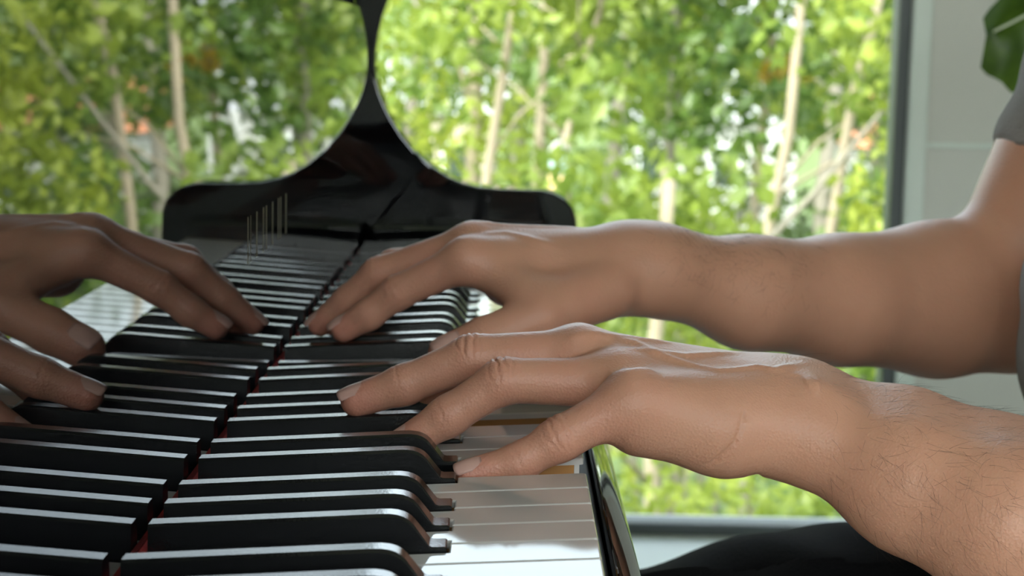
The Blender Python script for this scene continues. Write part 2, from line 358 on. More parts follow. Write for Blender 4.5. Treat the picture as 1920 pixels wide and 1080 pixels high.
# sharps
def black_mesh():
    hb = 5.7; vs = []; fs = []
    sec = [(2.7, 12.0), (40, 12.3), (77, 12.6), (80.5, 12.5), (83, 12.1), (85, 11.4), (86.8, 10.3), (88.2, 8.9), (93.4, 1.9), (94.4, 1.5), (98.4, 1.4), (99.0, 0.9)]
    for x, zt in sec:
        ht = hb - (hb-4.45)*max(0, zt)/12.3
        c = 1.0 if zt > 3 else 0.4
        ring = [(-hb, -14), (-hb, 0.0), (-ht-.10*c, zt-1.0*c), (-ht+.32*c, zt-.28*c), (-ht+1.05*c, zt)]
        ring = ring + [(-a, b) for a, b in ring[::-1]]
        vs += [((x+110)/1000, a/1000, (b + TILT*(x-WF))/1000) for a, b in ring]
    n = 10
    fs.append(tuple(range(n))); fs.append(tuple(range((len(sec)-1)*n, len(sec)*n))[::-1])
    for r in range(len(sec)-1):
        for i in range(n): fs.append((r*n+i, (r+1)*n+i, (r+1)*n+(i+1) % n, r*n+(i+1) % n))
    me = bpy.data.meshes.new('black_key'); me.from_pydata(vs, [], fs); me.update(); me.materials.append(M['black_key'])
    me.polygons.foreach_set('use_smooth', [len(p.vertices) == 4 for p in me.polygons])
    sh = me.attributes.new('sharp_edge', 'BOOLEAN', 'EDGE')
    for e in me.edges:
        a, b = e.vertices
        sh.data[e.index].value = (a // n == b // n) and (a // n in (0, len(sec)-1, 8)) or (a % n == b % n and a % n in (0, 1, 2, 4, 5, 7, 8, 9))
    return me
BMESH = black_mesh()
PRESSED = {('D', 1): 0.0385, ('A', 1): 0.0385, ('F#', 2): 0.034}
def place_key(name, me, y, press):
    o = bpy.data.objects.new(name, me); COL.objects.link(o)
    o.location = V(-110, y, 0); o.rotation_euler = (0, press, 0)
    child(o, piano); return o
for oc in range(-2, 7):
    for n in 'CDEFGAB':
        if oc == -2 and n not in 'AB': continue
        if oc == 6 and n != 'C': continue
        lo = n not in 'CF' and not (oc == -2 and n == 'A'); hi = n not in 'EB' and oc != 6
        c, w, y0 = white_meshes(n, lo, hi)
        pr = PRESSED.get((n, oc), 0.0)
        k = place_key('white_key', c, y0 + oc*OCT, pr)
        s = bpy.data.objects.new('wooden_stick', w); COL.objects.link(s); s.parent = k
    for n in 'CDFGA':
        if oc == 6 or (oc == -2 and n != 'A'): continue
        place_key('black_key', BMESH, SHC[n] + oc*OCT, PRESSED.get((n+'#', oc), 0.0))

# ================================================================== the player
# smooth bodies are grown from tapered limbs blended in a distance field and meshed with surface nets (millimetres)
class Field:
    def __init__(s, lo, hi, h):
        s.lo = np.array(lo, float); s.h = h
        s.n = np.ceil((np.array(hi, float)-s.lo)/h).astype(int)+1
        s.D = np.full(s.n, 60.0, np.float32)
    def block(s, pmin, pmax):
        a = np.maximum(0, np.floor((np.array(pmin)-s.lo)/s.h).astype(int)); b = np.minimum(s.n, np.ceil((np.array(pmax)-s.lo)/s.h).astype(int)+1)
        return tuple(slice(int(i), int(max(i, j))) for i, j in zip(a, b))
    def axes(s, sl): return [(s.lo[i] + s.h*np.arange(sl[i].start, sl[i].stop)).astype(np.float32) for i in range(3)]
def cap_dist(ax, a, b, ra, rb):
    X, Y, Z = ax[0][:, None, None], ax[1][None, :, None], ax[2][None, None, :]
    a = np.array(a, np.float32); d = np.array(b, np.float32)-a; L2 = float(d@d)+1e-6
    px, py, pz = X-a[0], Y-a[1], Z-a[2]
    t = np.clip((px*d[0]+py*d[1]+pz*d[2])/L2, 0, 1)
    return np.sqrt((px-t*d[0])**2+(py-t*d[1])**2+(pz-t*d[2])**2) - (ra+(rb-ra)*t)
def smin(a, b, k):
    h = np.clip(k-np.abs(a-b), 0, None)/k
    return np.minimum(a, b) - h*h*k*0.25
def blend(F, caps, k, D=None, off=None):
    """caps: (a, b, ra, rb[, k])"""
    tgt = F.D if D is None else D
    for c in caps:
        a, b, ra, rb = c[:4]; kk = c[4] if len(c) > 4 else k
        mg = max(ra, rb)+kk+3*F.h
        sl = F.block(np.minimum(a, b)-mg, np.maximum(a, b)+mg)
        if any(q.stop <= q.start for q in sl): continue
        tgt[sl] = smin(tgt[sl], cap_dist(F.axes(sl), a, b, ra, rb), kk)
def add_fingers(F, fingers, kf=4.0, kp=7.0):
    palm = F.D.copy()
    for ch in fingers:
        P = np.array([c[0] for c in ch], float); R = max(c[1] for c in ch)
        sl = F.block(P.min(0)-R-14, P.max(0)+R+14)
        sub = np.full(palm[sl].shape, 60.0, np.float32); ax = F.axes(sl)
        for i in range(len(ch)-1):
            sub = smin(sub, cap_dist(ax, ch[i][0], ch[i+1][0], ch[i][1], ch[i+1][1]), kf)
        F.D[sl] = np.minimum(F.D[sl], smin(palm[sl], sub, kp))
def surface(F):
    D = F.D; S = D < 0; n = np.array(D.shape)
    acc = np.zeros(n-1, np.int8)
    for dx in (0, 1):
        for dy in (0, 1):
            for dz in (0, 1): acc += S[dx:n[0]-1+dx, dy:n[1]-1+dy, dz:n[2]-1+dz]
    I, J, K = np.nonzero((acc > 0) & (acc < 8))
    flat = (I.astype(np.int64)*(n[1]-1)+J)*(n[2]-1)+K
    C = {}
    for dx in (0, 1):
        for dy in (0, 1):
            for dz in (0, 1): C[dx, dy, dz] = D[I+dx, J+dy, K+dz]
    pos = np.zeros((len(I), 3)); cnt = np.zeros(len(I))
    cs = list(C)
    for p in cs:
        for ax in range(3):
            if p[ax] == 0:
                q = list(p); q[ax] = 1; q = tuple(q); a, b = C[p], C[q]
                mk = (a < 0) != (b < 0); t = np.where(mk, a/np.where(mk, a-b, 1), 0)
                v = np.tile(np.array(p, float), (len(I), 1)); v[:, ax] = t
                pos += v*mk[:, None]; cnt += mk
    pos /= cnt[:, None]
    verts = F.lo + F.h*(pos + np.stack([I, J, K], 1))
    quads = []
    for ax in range(3):
        sl0 = [slice(1, -1)]*3; sl1 = [slice(1, -1)]*3
        sl0[ax] = slice(0, -1); sl1[ax] = slice(1, None)
        A, B = S[tuple(sl0)], S[tuple(sl1)]
        e = np.stack(np.nonzero(A != B), 1)
        if not len(e): continue
        inside = A[tuple(e.T)]
        off = np.array([1, 1, 1]); off[ax] = 0; e = e + off
        u, w = (ax+1) % 3, (ax+2) % 3
        ids = []
        for du, dw in ((-1, -1), (0, -1), (0, 0), (-1, 0)):
            c = e.copy(); c[:, u] += du; c[:, w] += dw
            fl = (c[:, 0].astype(np.int64)*(n[1]-1)+c[:, 1])*(n[2]-1)+c[:, 2]
            ids.append(np.searchsorted(flat, fl))
        q = np.stack(ids, 1); q[~inside] = q[~inside][:, ::-1]
        quads.append(q)
    return verts, np.concatenate(quads)
def normals_of(v, q):
    nn = np.zeros_like(v); fn = np.cross(v[q[:, 2]]-v[q[:, 0]], v[q[:, 3]]-v[q[:, 1]])
    for i in range(4): np.add.at(nn, q[:, i], fn)
    return nn/np.maximum(1e-9, np.linalg.norm(nn, axis=1))[:, None]
def smooth_mesh(v, q, it=2, lam=0.5):
    for _ in range(it):
        s = np.zeros_like(v); c = np.zeros(len(v))
        for i in range(4):
            a, b = q[:, i], q[:, (i+1) % 4]
            np.add.at(s, a, v[b]); np.add.at(c, a, 1)
        v = v + lam*(s/np.maximum(1, c)[:, None]-v)
    return v
def np_mesh(name, v_mm, q, matl, parent=None, attr=None, smooth=True):
    v = np.asarray(v_mm)/1000.0; v = v + np.array([0, 0, KZ])
    me = bpy.data.meshes.new(name); nq = q.shape[1]
    me.vertices.add(len(v)); me.vertices.foreach_set('co', v.astype(np.float32).ravel())
    me.loops.add(q.size); me.loops.foreach_set('vertex_index', q.astype(np.int32).ravel())
    me.polygons.add(len(q)); me.polygons.foreach_set('loop_start', np.arange(0, q.size, nq, dtype=np.int32))
    me.polygons.foreach_set('use_smooth', np.full(len(q), smooth))
    me.update(calc_edges=True); me.validate()
    if attr is not None:
        at = me.attributes.new('flush', 'FLOAT', 'POINT'); at.data.foreach_set('value', attr.astype(np.float32))
    me.materials.append(matl)
    o = bpy.data.objects.new(name, me); COL.objects.link(o)
    if parent is not None: child(o, parent)
    return o
def unit(v): v = np.array(v, float); return v/np.linalg.norm(v)

# ---- left hand (nearest the camera), wrist to fingertips
LH = {'pinky': [((167,206,24.5), 10.0), ((138.6,201,9.9), 8.3), ((123.4,200,0.8), 7.0), ((104.6,199.2,-4.3), 6.2)],
      'ring': [((162,229,27.2), 10.4), ((116.3,228,27.3), 8.8), ((94.5,228,12.4), 7.8), ((77.5,228,0.8), 6.8)],
      'middle': [((148,250,34.6), 10.8), ((103.2,252,32.4), 9.1), ((75.2,254,19.8), 8.0), ((55.9,255,12.7), 7.0)],
      'index': [((148,272,32), 10.6), ((106,281,27), 9.0), ((84,286,10), 7.9), ((71,289,-4.4), 7.0)],
      'thumb': [((214,274,5), 13), ((180,306,4), 11.5), ((150,328,6.5), 10.2), ((123,340,7.6), 9.2)]}
L_ARM = [((167,206,24), (226,227,13), 11, 14), ((162,229,27.2), (230,237,16), 11.2, 14), ((148,250,34.6), (233,246,17.5), 11.4, 14), ((148,272,32), (235,256,15), 11.2, 14),
         ((170,211,14), (204,217,10.5), 12.0, 14.2), ((204,217,10.5), (213,219,10), 14.2, 13.2), ((165,240,17), (222,246,9), 13, 15), ((185,276,9), (214,264,5), 13, 15),
         ((226,228,14.5), (240,224,9.5), 16.0, 17.0), ((229,252,12), (243,250,9), 17.5, 18.5),
         ((240,224,9), (276,206,-6), 17.2, 24.5), ((243,250,9), (278,234,-0.5), 18.5, 24.5),
         ((276,206,-6), (312,184,-17), 24.5, 30.5), ((278,234,-0.5), (314,217,-13), 24.5, 29.5),
         ((312,184,-17), (430,150,-45), 30.5, 40), ((314,217,-13), (430,172,-42), 29.5, 38),
         ((430,160,-44), (470,185,70), 42, 44)]
FL = Field((40, 118, -80), (385, 360, 68), 0.75)
blend(FL, L_ARM, 15.0)
add_fingers(FL, list(LH.values()))
vL, qL = surface(FL); del FL
vL = smooth_mesh(vL, qL, 3)
FL = Field((381, 90, -110), (530, 260, 110), 3.0)
blend(FL, L_ARM, 15.0)
vE, qE = surface(FL); del FL

# ---- right hand (beyond), forearm, elbow and upper arm
RH = {'index': [((96.5,430,52.2), 10.3), ((61.5,438,34), 8.7), ((46,441,21.5), 7.8), ((33,444,13.2), 7.0)],
      'middle': [((98.6,452,57.5), 10.8), ((50,462,40.2), 9.0), ((33,467,24.7), 7.8), ((18,471.5,11.4), 6.8)],
      'ring': [((104,472,53), 10.3), ((56,483,42), 8.7), ((38,487,25), 7.6), ((25,488,0.2), 6.7)],
      'pinky': [((111,489,46), 9.5), ((76,503,38), 7.8), ((50,508,22), 6.8), ((31,510,0.4), 6.2)],
      'thumb': [((168,436,37), 14), ((133,405,27), 12), ((106.5,396.5,16.5), 11.0), ((89.5,392.5,9.3), 10.6)]}
FR = Field((0, 370, -40), (500, 665, 180), 1.5)
blend(FR, [((96.5,430,52.2), (182,457,49), 11, 13.5), ((98.6,452,57.5), (184,466,50), 11.4, 13.5), ((104,472,53), (186,476,48), 11, 13.5), ((111,489,44), (188,484,45), 10, 13),
           ((118,455,39), (172,462,38), 14, 15), ((140,421,32), (170,446,38), 14, 15), ((113,430,45), (126,413,36), 10, 10),
           ((180,458,47), (197,463,43), 18.5, 19), ((182,476,49), (198,480,45), 18, 19),
           ((197,463,43), (250,496,28), 19, 26.5), ((198,480,45), (251,514,30), 19, 26),
           ((250,496,28), (307,537,20), 26.5, 33), ((251,514,30), (308,556,21), 26, 32),
           ((307,537,20), (375,584,15), 33, 43), ((308,556,21), (378,600,18), 32, 42),
           ((375,590,16), (428,606,20), 43, 45), ((426,605,18), (547,600,335), 46, 54)], 14.0)
add_fingers(FR, list(RH.values()))
vR, qR = surface(FR); del FR
vR = smooth_mesh(vR, qR, 2)

def crease(v, nr, J, a, n, off, depth=0.5, w=0.8, phi=1.3, bend=0.0):
    """a skin fold across a finger: J joint, a along the finger, n dorsal direction"""
    a = unit(a); n = unit(np.array(n)-a*np.dot(n, a)); l = np.cross(a, n); p = v-np.array(J)
    u = p@a; y = p@n; x = p@l; ang = np.arctan2(x, y)
    near = (np.linalg.norm(p, axis=1) < 24) & (np.abs(ang) < phi)
    ph = off*3.1+J[0]*.37
    uu = u-off-bend*(1-np.cos(ang))*8 - .55*np.sin(ang*3.3+ph) - .25*np.sin(ang*8.1+2*ph)
    d = depth*np.exp(-(uu/w)**2)*np.clip((phi-np.abs(ang))/0.6, 0, 1)*(.8+.3*np.sin(ang*2.3+ph*1.7))
    return v - nr*(d*near)[:, None]
def wrinkle(v, q, H, up, spec):
    nr = normals_of(v, q)
    for f in spec:
        ch = H[f]; M_, P_, D_, T_ = [np.array(c[0]) for c in ch]
        ap = unit(M_-D_); ad = unit(P_-T_); n = np.array(up.get(f, (0, -0.15, 1)))
        for off, dp, b in ((-4.9, .42, .3), (-1.5, .75, .1), (2.1, .8, -.1), (5.2, .42, -.3)): v = crease(v, nr, P_, ap, n, off, dp, 0.55, 1.35, b)
        for off, dp, b in ((-.6, .32, .1),): v = crease(v, nr, D_, ad, n, off, dp, 0.5, 1.35, b)
    return v
vL = wrinkle(vL, qL, LH, {'pinky': (0.1, -.6, .8), 'ring': (0, -.45, .9), 'middle': (0, -.3, 1)}, ('pinky', 'ring', 'middle', 'index'))
vR = wrinkle(vR, qR, RH, {'index': (0, -.5, .9)}, ('index', 'middle'))
def ridge(v, nr, poly, amp, w):
    P = np.array(poly, float); best = np.full(len(v), 1e9); tt = np.zeros(len(v))
    for i in range(len(P)-1):
        d = P[i+1]-P[i]; t = np.clip(((v-P[i])@d)/(d@d), 0, 1); ds = np.linalg.norm(v-P[i]-t[:, None]*d, axis=1)
        m_ = ds < best; best[m_] = ds[m_]; tt[m_] = (i+t[m_])/(len(P)-1)
    a = amp*np.exp(-(best/w)**2)*np.clip(np.minimum(tt, 1-tt)/.15, .25, 1)
    return v + nr*a[:, None]
nrL = normals_of(vL, qL)
for poly, amp, w in (
    ([(157.9,231.8,40.2),(172.9,234.8,39.6),(180.3,231.2,37.9),(187.3,227.5,36.1),(194,224,34.7),(200.6,220.5,34),(208.4,223.8,34),(216.7,226.5,34.8),(224,223.6,34.2),(230.3,229,35.1),(237.9,237.9,35.6)], 1.15, 2.2),
    ([(158.4,242.8,43.2),(169.2,241.8,41.6),(177.8,234.6,39.1),(188.9,234,37.9),(199.3,238.7,38),(213.3,247.2,37.5)], .9, 2.2),
    ([(141,240.8,41.6),(149.6,243,43.6),(165,246,43),(190,248,40)], .9, 2.6),
    ([(157.9,209.6,33.1),(164.7,203.3,36.1),(175.6,211.3,35.1)], .8, 3.0),
    ([(234,215,30),(237.5,216,30.3),(241,216,29.5)], 1.5, 6.0),
    ([(231.5,222.9,33.6),(229.3,214.3,29.8),(229.8,210.1,26.4)], -.5, 4.0),
    ([(209.5,202,24),(208.7,200.7,19.8),(207.6,199,15.5),(205.6,198.2,10.4),(200.2,199.1,4.3),(194.4,203.9,-1.6)], -1.1, 1.1),
    ([(216,212,-5),(216.5,220,-8),(217,232,-7)], -2.0, 2.5),
    ([(150,205,20),(153,200,14),(157,200,8)], -.4, .7), ([(160,200,22),(161,197,14),(163,198,6)], -.35, .7)):
    vL = ridge(vL, nrL, poly, amp, w)
nrR = normals_of(vR, qR)
for poly, amp, w in (([(100.2,436.3,64.6),(116.5,442.1,65.2),(130.2,436.3,62.5),(143.9,434.9,58.6)], 1.0, 2.6), ([(99,452,69),(125,456,68),(160,462,64)], 1.1, 3.0)):
    vR = ridge(vR, nrR, poly, amp, w)
def flush_of(v, H):
    r = np.zeros(len(v))
    for f, ch in H.items():
        M_, P_, D_, T_ = [np.array(c[0]) for c in ch]
        for J, s, k in ((P_, 11, .55), (T_, 13, .85), (D_, 11, .5), ((P_+D_)/2, 12, .35), (M_, 12, .35)):
            r = np.maximum(r, k*np.exp(-(np.linalg.norm(v-J, axis=1)/s)**2))
        r = np.maximum(r, .35*np.exp(-(np.linalg.norm(v-(M_+P_)/2, axis=1)/16)**2))
    return np.clip(r, 0, 1)
flL, flR = flush_of(vL, LH), flush_of(vR, RH)

person = empty('person', V(520, 430, -720), 'person in a grey t-shirt and black trousers playing with both hands on the keys', 'person')
# ---- torso, neck and head under and above the shirt
FB = Field((330, 190, -230), (700, 690, 760), 7.0)
blend(FB, [((520,360,250), (520,510,250), 100, 100), ((515,390,20), (515,480,20), 105, 105), ((525,380,-120), (525,480,-120), 95, 95),
           ((525,275,300), (530,590,320), 50, 50), ((530,435,330), (505,435,440), 62, 56), ((505,435,440), (490,435,480), 56, 58),
           ((500,435,560), (505,435,590), 88, 92), ((470,435,490), (478,435,520), 58, 66), ((440,435,470), (455,435,490), 30, 36), ((398,435,545), (388,435,520), 9, 14),
           ((425,408,540), (425,462,540), 24, 24), ((500,342,545), (505,340,520), 14, 10), ((500,528,545), (505,530,520), 14, 10),
           ((525,265,290), (470,185,72), 50, 44), ((545,600,320), (490,602,180), 52, 48)], 30)
vB, qB = surface(FB); del FB
vB = smooth_mesh(vB, qB, 2)
# one body mesh: torso, head and both arms
body_v = np.concatenate([vL, vR, vB, vE]); body_q = np.concatenate([qL, qR+len(vL), qB+len(vL)+len(vR), qE+len(vL)+len(vR)+len(vB)])
body = np_mesh('body', body_v, body_q, M['skin'], person, np.concatenate([flL, flR, np.zeros(len(vB)+len(vE))]))
# ---- shirt
FS = Field((345, 175, -210), (720, 700, 420), 5.0)
blend(FS, [((528,425,200), (528,445,200), 141, 141), ((540,350,200), (540,520,200), 112, 112), ((530,425,20), (530,445,20), 141, 141), ((540,370,20), (540,500,20), 118, 118), ((535,385,-110), (535,485,-110), 120, 120),
           ((528,265,290), (538,605,318), 66, 66)], 40)
def sleeve(F, a, b, ra, rb):
    sl = F.block(np.minimum(a, b)-90, np.maximum(a, b)+90); ax = F.axes(sl)
    d = cap_dist(ax, a, b, ra, rb); n = unit(np.array(b)-np.array(a))
    X, Y, Z = ax[0][:, None, None], ax[1][None, :, None], ax[2][None, None, :]
    pl = (X-b[0])*n[0]+(Y-b[1])*n[1]+(Z-b[2])*n[2]
    inner = cap_dist(ax, a, np.array(b)+n*40, ra-9, rb-9); inner = np.maximum(inner, -(pl+16))
    d = np.maximum(np.maximum(d, pl), -inner)
    F.D[sl] = smin(F.D[sl], d, 14)
sleeve(FS, (545,600,318), (459,604,92), 64, 54); sleeve(FS, (526,265,290), (495,225,150), 66, 60)
sl = FS.block((345,175,400), (720,700,420)); FS.D[sl] = np.maximum(FS.D[sl], 1)
vS, qS = surface(FS); del FS
vS = smooth_mesh(vS, qS, 1); nS = normals_of(vS, qS)
vS = vS + nS*(1.6*np.sin(vS[:, 2]*.11+vS[:, 0]*.05+2*np.sin(vS[:, 1]*.03)))[:, None]
np_mesh('shirt', vS, qS, M['shirt'], person)
# ---- trousers and shoes
FT = Field((0, 240, -690), (680, 640, -90), 6.0)
blend(FT, [((535,350,-140), (290,342,-146), 82, 74), ((290,342,-146), (186,338,-162), 74, 71), ((186,338,-162), (95,334,-180), 71, 62), ((95,334,-180), (110,330,-660), 60, 48),
           ((535,510,-150), (290,522,-190), 82, 74), ((290,522,-190), (95,530,-222), 74, 60), ((95,530,-222), (110,534,-660), 58, 48),
           ((540,360,-135), (540,500,-135), 92, 92), ((285,330,-128), (320,352,-122), 50, 54)], 24)
vT, qT = surface(FT); del FT
vT = smooth_mesh(vT, qT, 1); nT = normals_of(vT, qT)
vT = vT + nT*(1.8*np.sin(vT[:, 0]*.08+vT[:, 1]*.06))[:, None]
np_mesh('trousers', vT, qT, M['trousers'], person)
for yy in (330, 534):
    FH = Field((-120, yy-60, -724), (190, yy+60, -600), 5.0)
    blend(FH, [((115,yy,-678), (40,yy,-692), 38, 32), ((40,yy,-692), (-40,yy,-697), 32, 24), ((140,yy,-688), (112,yy,-650), 32, 44)], 14)
    FH.D[:, :, :1] = 60; FH.D[:, :, 1] = np.maximum(FH.D[:, :, 1], 2)
    vH, qH = surface(FH); np_mesh('shoe', vH, qH, M['shoe'], person)
# ---- head hair and eyes
FHr = Field((395, 330, 480), (615, 540, 700), 6.0)
blend(FHr, [((505,435,575), (512,435,600), 95, 97), ((560,435,540), (565,435,500), 62, 45)], 20)
cut = FHr.block((395,330,480), (448,540,606)); FHr.D[cut] = np.maximum(FHr.D[cut], 4)
vx, qx = surface(FHr); np_mesh('head_hair', smooth_mesh(vx, qx, 2), qx, M['hair'], person)
for yy in (408, 462):
    bm = bmesh.new(); bmesh.ops.create_uvsphere(bm, u_segments=12, v_segments=8, radius=.012, matrix=Matrix.Translation(V(408, yy, 545)))
    bm_obj('eye', bm, M['eye'], person, True)

# ---- fingernails
def nail(ch, dors, length, width, rr, back=2.0, name='fingernail'):
    D_, T_ = np.array(ch[2][0]), np.array(ch[3][0]); a = unit(T_-D_); n = unit(np.array(dors)-a*np.dot(dors, a)); l = np.cross(a, n)
    R = ch[3][1]; vs = []; nu, nv = 10, 10
    for layer in (0.0, -0.5):
        for j in range(nv+1):
            t = j/nv; s = -length*0.62 + length*t
            wd = width*(1-0.28*max(0, (0.22-t)/0.22)**2 - 0.16*max(0, (t-.86)/.14)**2)
            for i in range(nu+1):
                u = (i/nu*2-1); ph = u*wd/(2*rr)
                sag = R*0.115*max(0, t-.45)**2*4
                rad = rr + layer
                p = T_ + a*(s+1.2+.8*(1-u*u)*t) + n*(R-rr+0.20-sag) + n*rad*math.cos(ph) + l*rad*math.sin(ph)
                vs.append(p)
    k = (nu+1)*(nv+1); q = []
    for j in range(nv):
        for i in range(nu):
            b = j*(nu+1)+i
            q.append((b, b+1, b+nu+2, b+nu+1)); q.append((k+b, k+b+nu+1, k+b+nu+2, k+b+1))
    for j in range(nv):
        for b0 in (j*(nu+1), j*(nu+1)+nu): q.append((b0, b0+nu+1, k+b0+nu+1, k+b0))
    for i in range(nu):
        for b0 in (i, nv*(nu+1)+i): q.append((b0, b0+1, k+b0+1, k+b0))
    return np_mesh(name, np.array(vs), np.array(q), M['nail'], person)
nail(LH['pinky'], (-.25, -.50, .83), 10.5, 8.6, 5.6)
nail(LH['ring'], (-.55, -.30, .78), 12.0, 10.4, 6.4)
nail(LH['middle'], (-.35, -.32, .88), 12.5, 10.8, 6.6)
nail(LH['index'], (-.6, -.1, .8), 12.0, 10.6, 6.4)
nail(LH['thumb'], (-.1, .3, .95), 14.0, 13.0, 8.6)
nail(RH['thumb'], (-.35, -.62, .70), 14.5, 14.0, 9.6)
nail(RH['index'], (-.7, -.15, .7), 12.0, 10.6, 6.5)
nail(RH['middle'], (-.8, 0, .6), 12.0, 10.6, 6.4)
nail(RH['ring'], (-.8, .1, .5), 11.5, 10.0, 6.2)
nail(RH['pinky'], (-.6, .2, .6), 10.0, 8.4, 5.6)

# ---- arm hair
def arm_hair(name, v, q, count, region, seed, lean, lmin, lmax, r):
    rng = np.random.default_rng(seed); nr = normals_of(v, q)
    w = region(v, nr); idx = rng.choice(len(v), count, p=w/w.sum())
    vs = []; fs = []
    for i in idx:
        n = nr[i]; p = v[i]+rng.normal(0, .4, 3); L = rng.uniform(lmin, lmax)
        d = unit(np.array(lean)+rng.normal(0, .33, 3)); d = unit(d-n*np.dot(d, n)*.9); curl = rng.normal(0, .5)
        s = np.cross(n, d); pts = []
        for t in np.linspace(0, 1, 5):
            pts.append(p - n*.4 + (d*t + n*(.40*t-.16*t*t) + s*curl*t*t*.6)*L)
        k = len(vs)
        for j, pp in enumerate(pts):
            tg = unit(pts[min(j+1, 4)]-pts[max(j-1, 0)]); e1 = unit(np.cross(tg, (.3, .5, .81))); e2 = np.cross(tg, e1); rr = r*(1-.75*j/4)
            for m_ in range(3): vs.append(pp + rr*(e1*math.cos(2.094*m_)+e2*math.sin(2.094*m_)))
        for j in range(4):
            for m_ in range(3): fs.append((k+3*j+m_, k+3*j+(m_+1) % 3, k+3*j+3+(m_+1) % 3, k+3*j+3+m_))
    o = np_mesh(name, np.array(vs), np.array(fs), M['hair'], person); o['kind'] = 'stuff'; return o
arm_hair('arm_hair', vL, qL, 1100, lambda v, n: np.clip((v[:, 0]-232)/35, 0, 1)*(v[:, 0] < 360)*np.clip(n[:, 2]*.5+.55-n[:, 1]*.3, .05, 1), 3, (.55, -.2, -.55), 6, 13, .045)
arm_hair('arm_hair', vR, qR, 700, lambda v, n: np.clip((v[:, 0]-190)/25, 0, 1)*np.clip((300-v[:, 0])/60, 0, 1)*np.clip(n[:, 2]+.35, 0, 1), 4, (-.5, -.2, -.35), 5, 11, .06)

# ================================================================== bench
bench = empty('piano_bench', (0.53, 0.43, 0), 'black padded piano bench under the seated person', 'bench')
box('seat', .36, .70, .10, .76, KZ-.275, KZ-.222, M['trousers'], bench, .012, 3)
box('apron', .375, .685, .115, .745, KZ-.335, KZ-.276, M['lacquer'], bench, .003)
for x in (.385, .64):
    for y in (.125, .70): box('leg', x, x+.035, y, y+.035, 0, KZ-.336, M['lacquer'], bench, .003)

# ================================================================== houseplant by the window wall
plant = empty('potted_plant', (0.95, 1.52, 0), 'broad-leaved green houseplant in a grey pot against the pale wall', 'plant')
def lathe(name, prof, cx, cy, matl, parent, n=24):
    vs = []; fs = []
    for r, z in prof:
        for k in range(n): vs.append((cx+r*math.cos(2*math.pi*k/n), cy+r*math.sin(2*math.pi*k/n), z))
    for i in range(len(prof)-1):
        for k in range(n): fs.append((i*n+k, i*n+(k+1) % n, (i+1)*n+(k+1) % n, (i+1)*n+k))
    fs.append(tuple(range(n))[::-1]); fs.append(tuple(range((len(prof)-1)*n, len(prof)*n)))
    return mesh_obj(name, vs, fs, matl, parent, True)
lathe('pot', [(.11, 0), (.13, .02), (.16, .30), (.165, .32), (.15, .32), (.145, .28)], .95, 1.52, M['pot'], plant)
def bez(p0, p1, p2, n): return [(1-t)**2*Vector(p0)+2*t*(1-t)*Vector(p1)+t*t*Vector(p2) for t in [i/(n-1) for i in range(n)]]
def big_leaf(mid, down, up, width, seed):
    rng = random.Random(seed); n = len(mid); vs = []; fs = []; K = 8
    for lay in (0, 1):
        for i, p in enumerate(mid):
            t = i/(n-1); w = width*math.sqrt(max(0, 1-max(0, (t-.6)/.4)**2))*min(1, t*5+.05)**.7
            for k in range(-K, K+1):
                s = abs(k)/K; d = Vector(down) if k < 0 else Vector(up)
                rip = .005*math.sin(i*1.25+s*3)*s; w_ = 1+.05*math.sin(i*.9)*s
                nrm = Vector((.1, -1, .2)).normalized()
                vs.append(p + d*(w*s*w_) + (mid[min(i+1, n-1)]-mid[max(i-1, 0)])*(.9*s*s) + nrm*(rip + .02*s*(1-s) - lay*.0012))
    W = 2*K+1
    for i in range(n-1):
        for k in range(W-1):
            b = i*W+k; c = n*W+b
            fs.append((b, b+1, b+W+1, b+W)); fs.append((c, c+W, c+W+1, c+1))
    lf = mesh_obj('leaf', vs, fs, M['plant_leaf'], plant, True)
    rib = tube('midrib', [p+Vector((0, -.004, 0)) for p in mid], [.005*(1-.7*i/(n-1)) for i in range(n)], M['rib'], None, 6)
    child(rib, plant); rib.parent = lf; rib.matrix_parent_inverse = lf.matrix_world.inverted() if False else Matrix()
    rib.matrix_world = Matrix()
    return lf
M['rib'] = mat('pale_midrib', (0.62, 0.70, 0.50), rough=0.5)
big_leaf(bez((.97, 1.52, 1.13), (.81, 1.50, 1.00), (.640, 1.495, .912), 44), (-.10, -.05, -.98), (.1, .75, .55), .105, 1)
big_leaf(bez((.96, 1.52, 1.13), (1.10, 1.45, 1.35), (1.28, 1.42, 1.28), 18), (.2, -.6, -.7), (.1, .7, .3), .10, 2)
big_leaf(bez((.96, 1.53, 1.20), (.92, 1.58, 1.50), (.86, 1.66, 1.62), 18), (-.9, -.1, -.3), (.9, .1, -.3), .10, 3)
big_leaf(bez((.95, 1.53, 1.15), (1.02, 1.70, 1.35), (1.10, 1.86, 1.33), 18), (-.8, .1, -.5), (.8, .1, -.4), .10, 4)
for a, b in (((.95, 1.52, .28), (.96, 1.52, 1.13)), ((.96, 1.53, .28), (.96, 1.53, 1.20)), ((.94, 1.53, .28), (.95, 1.53, 1.15))):
    tube('stem', bez(a, ((a[0]+b[0])/2+.02, (a[1]+b[1])/2, .7), b, 8), [.009]*8, M['plant_leaf'], plant, 8)

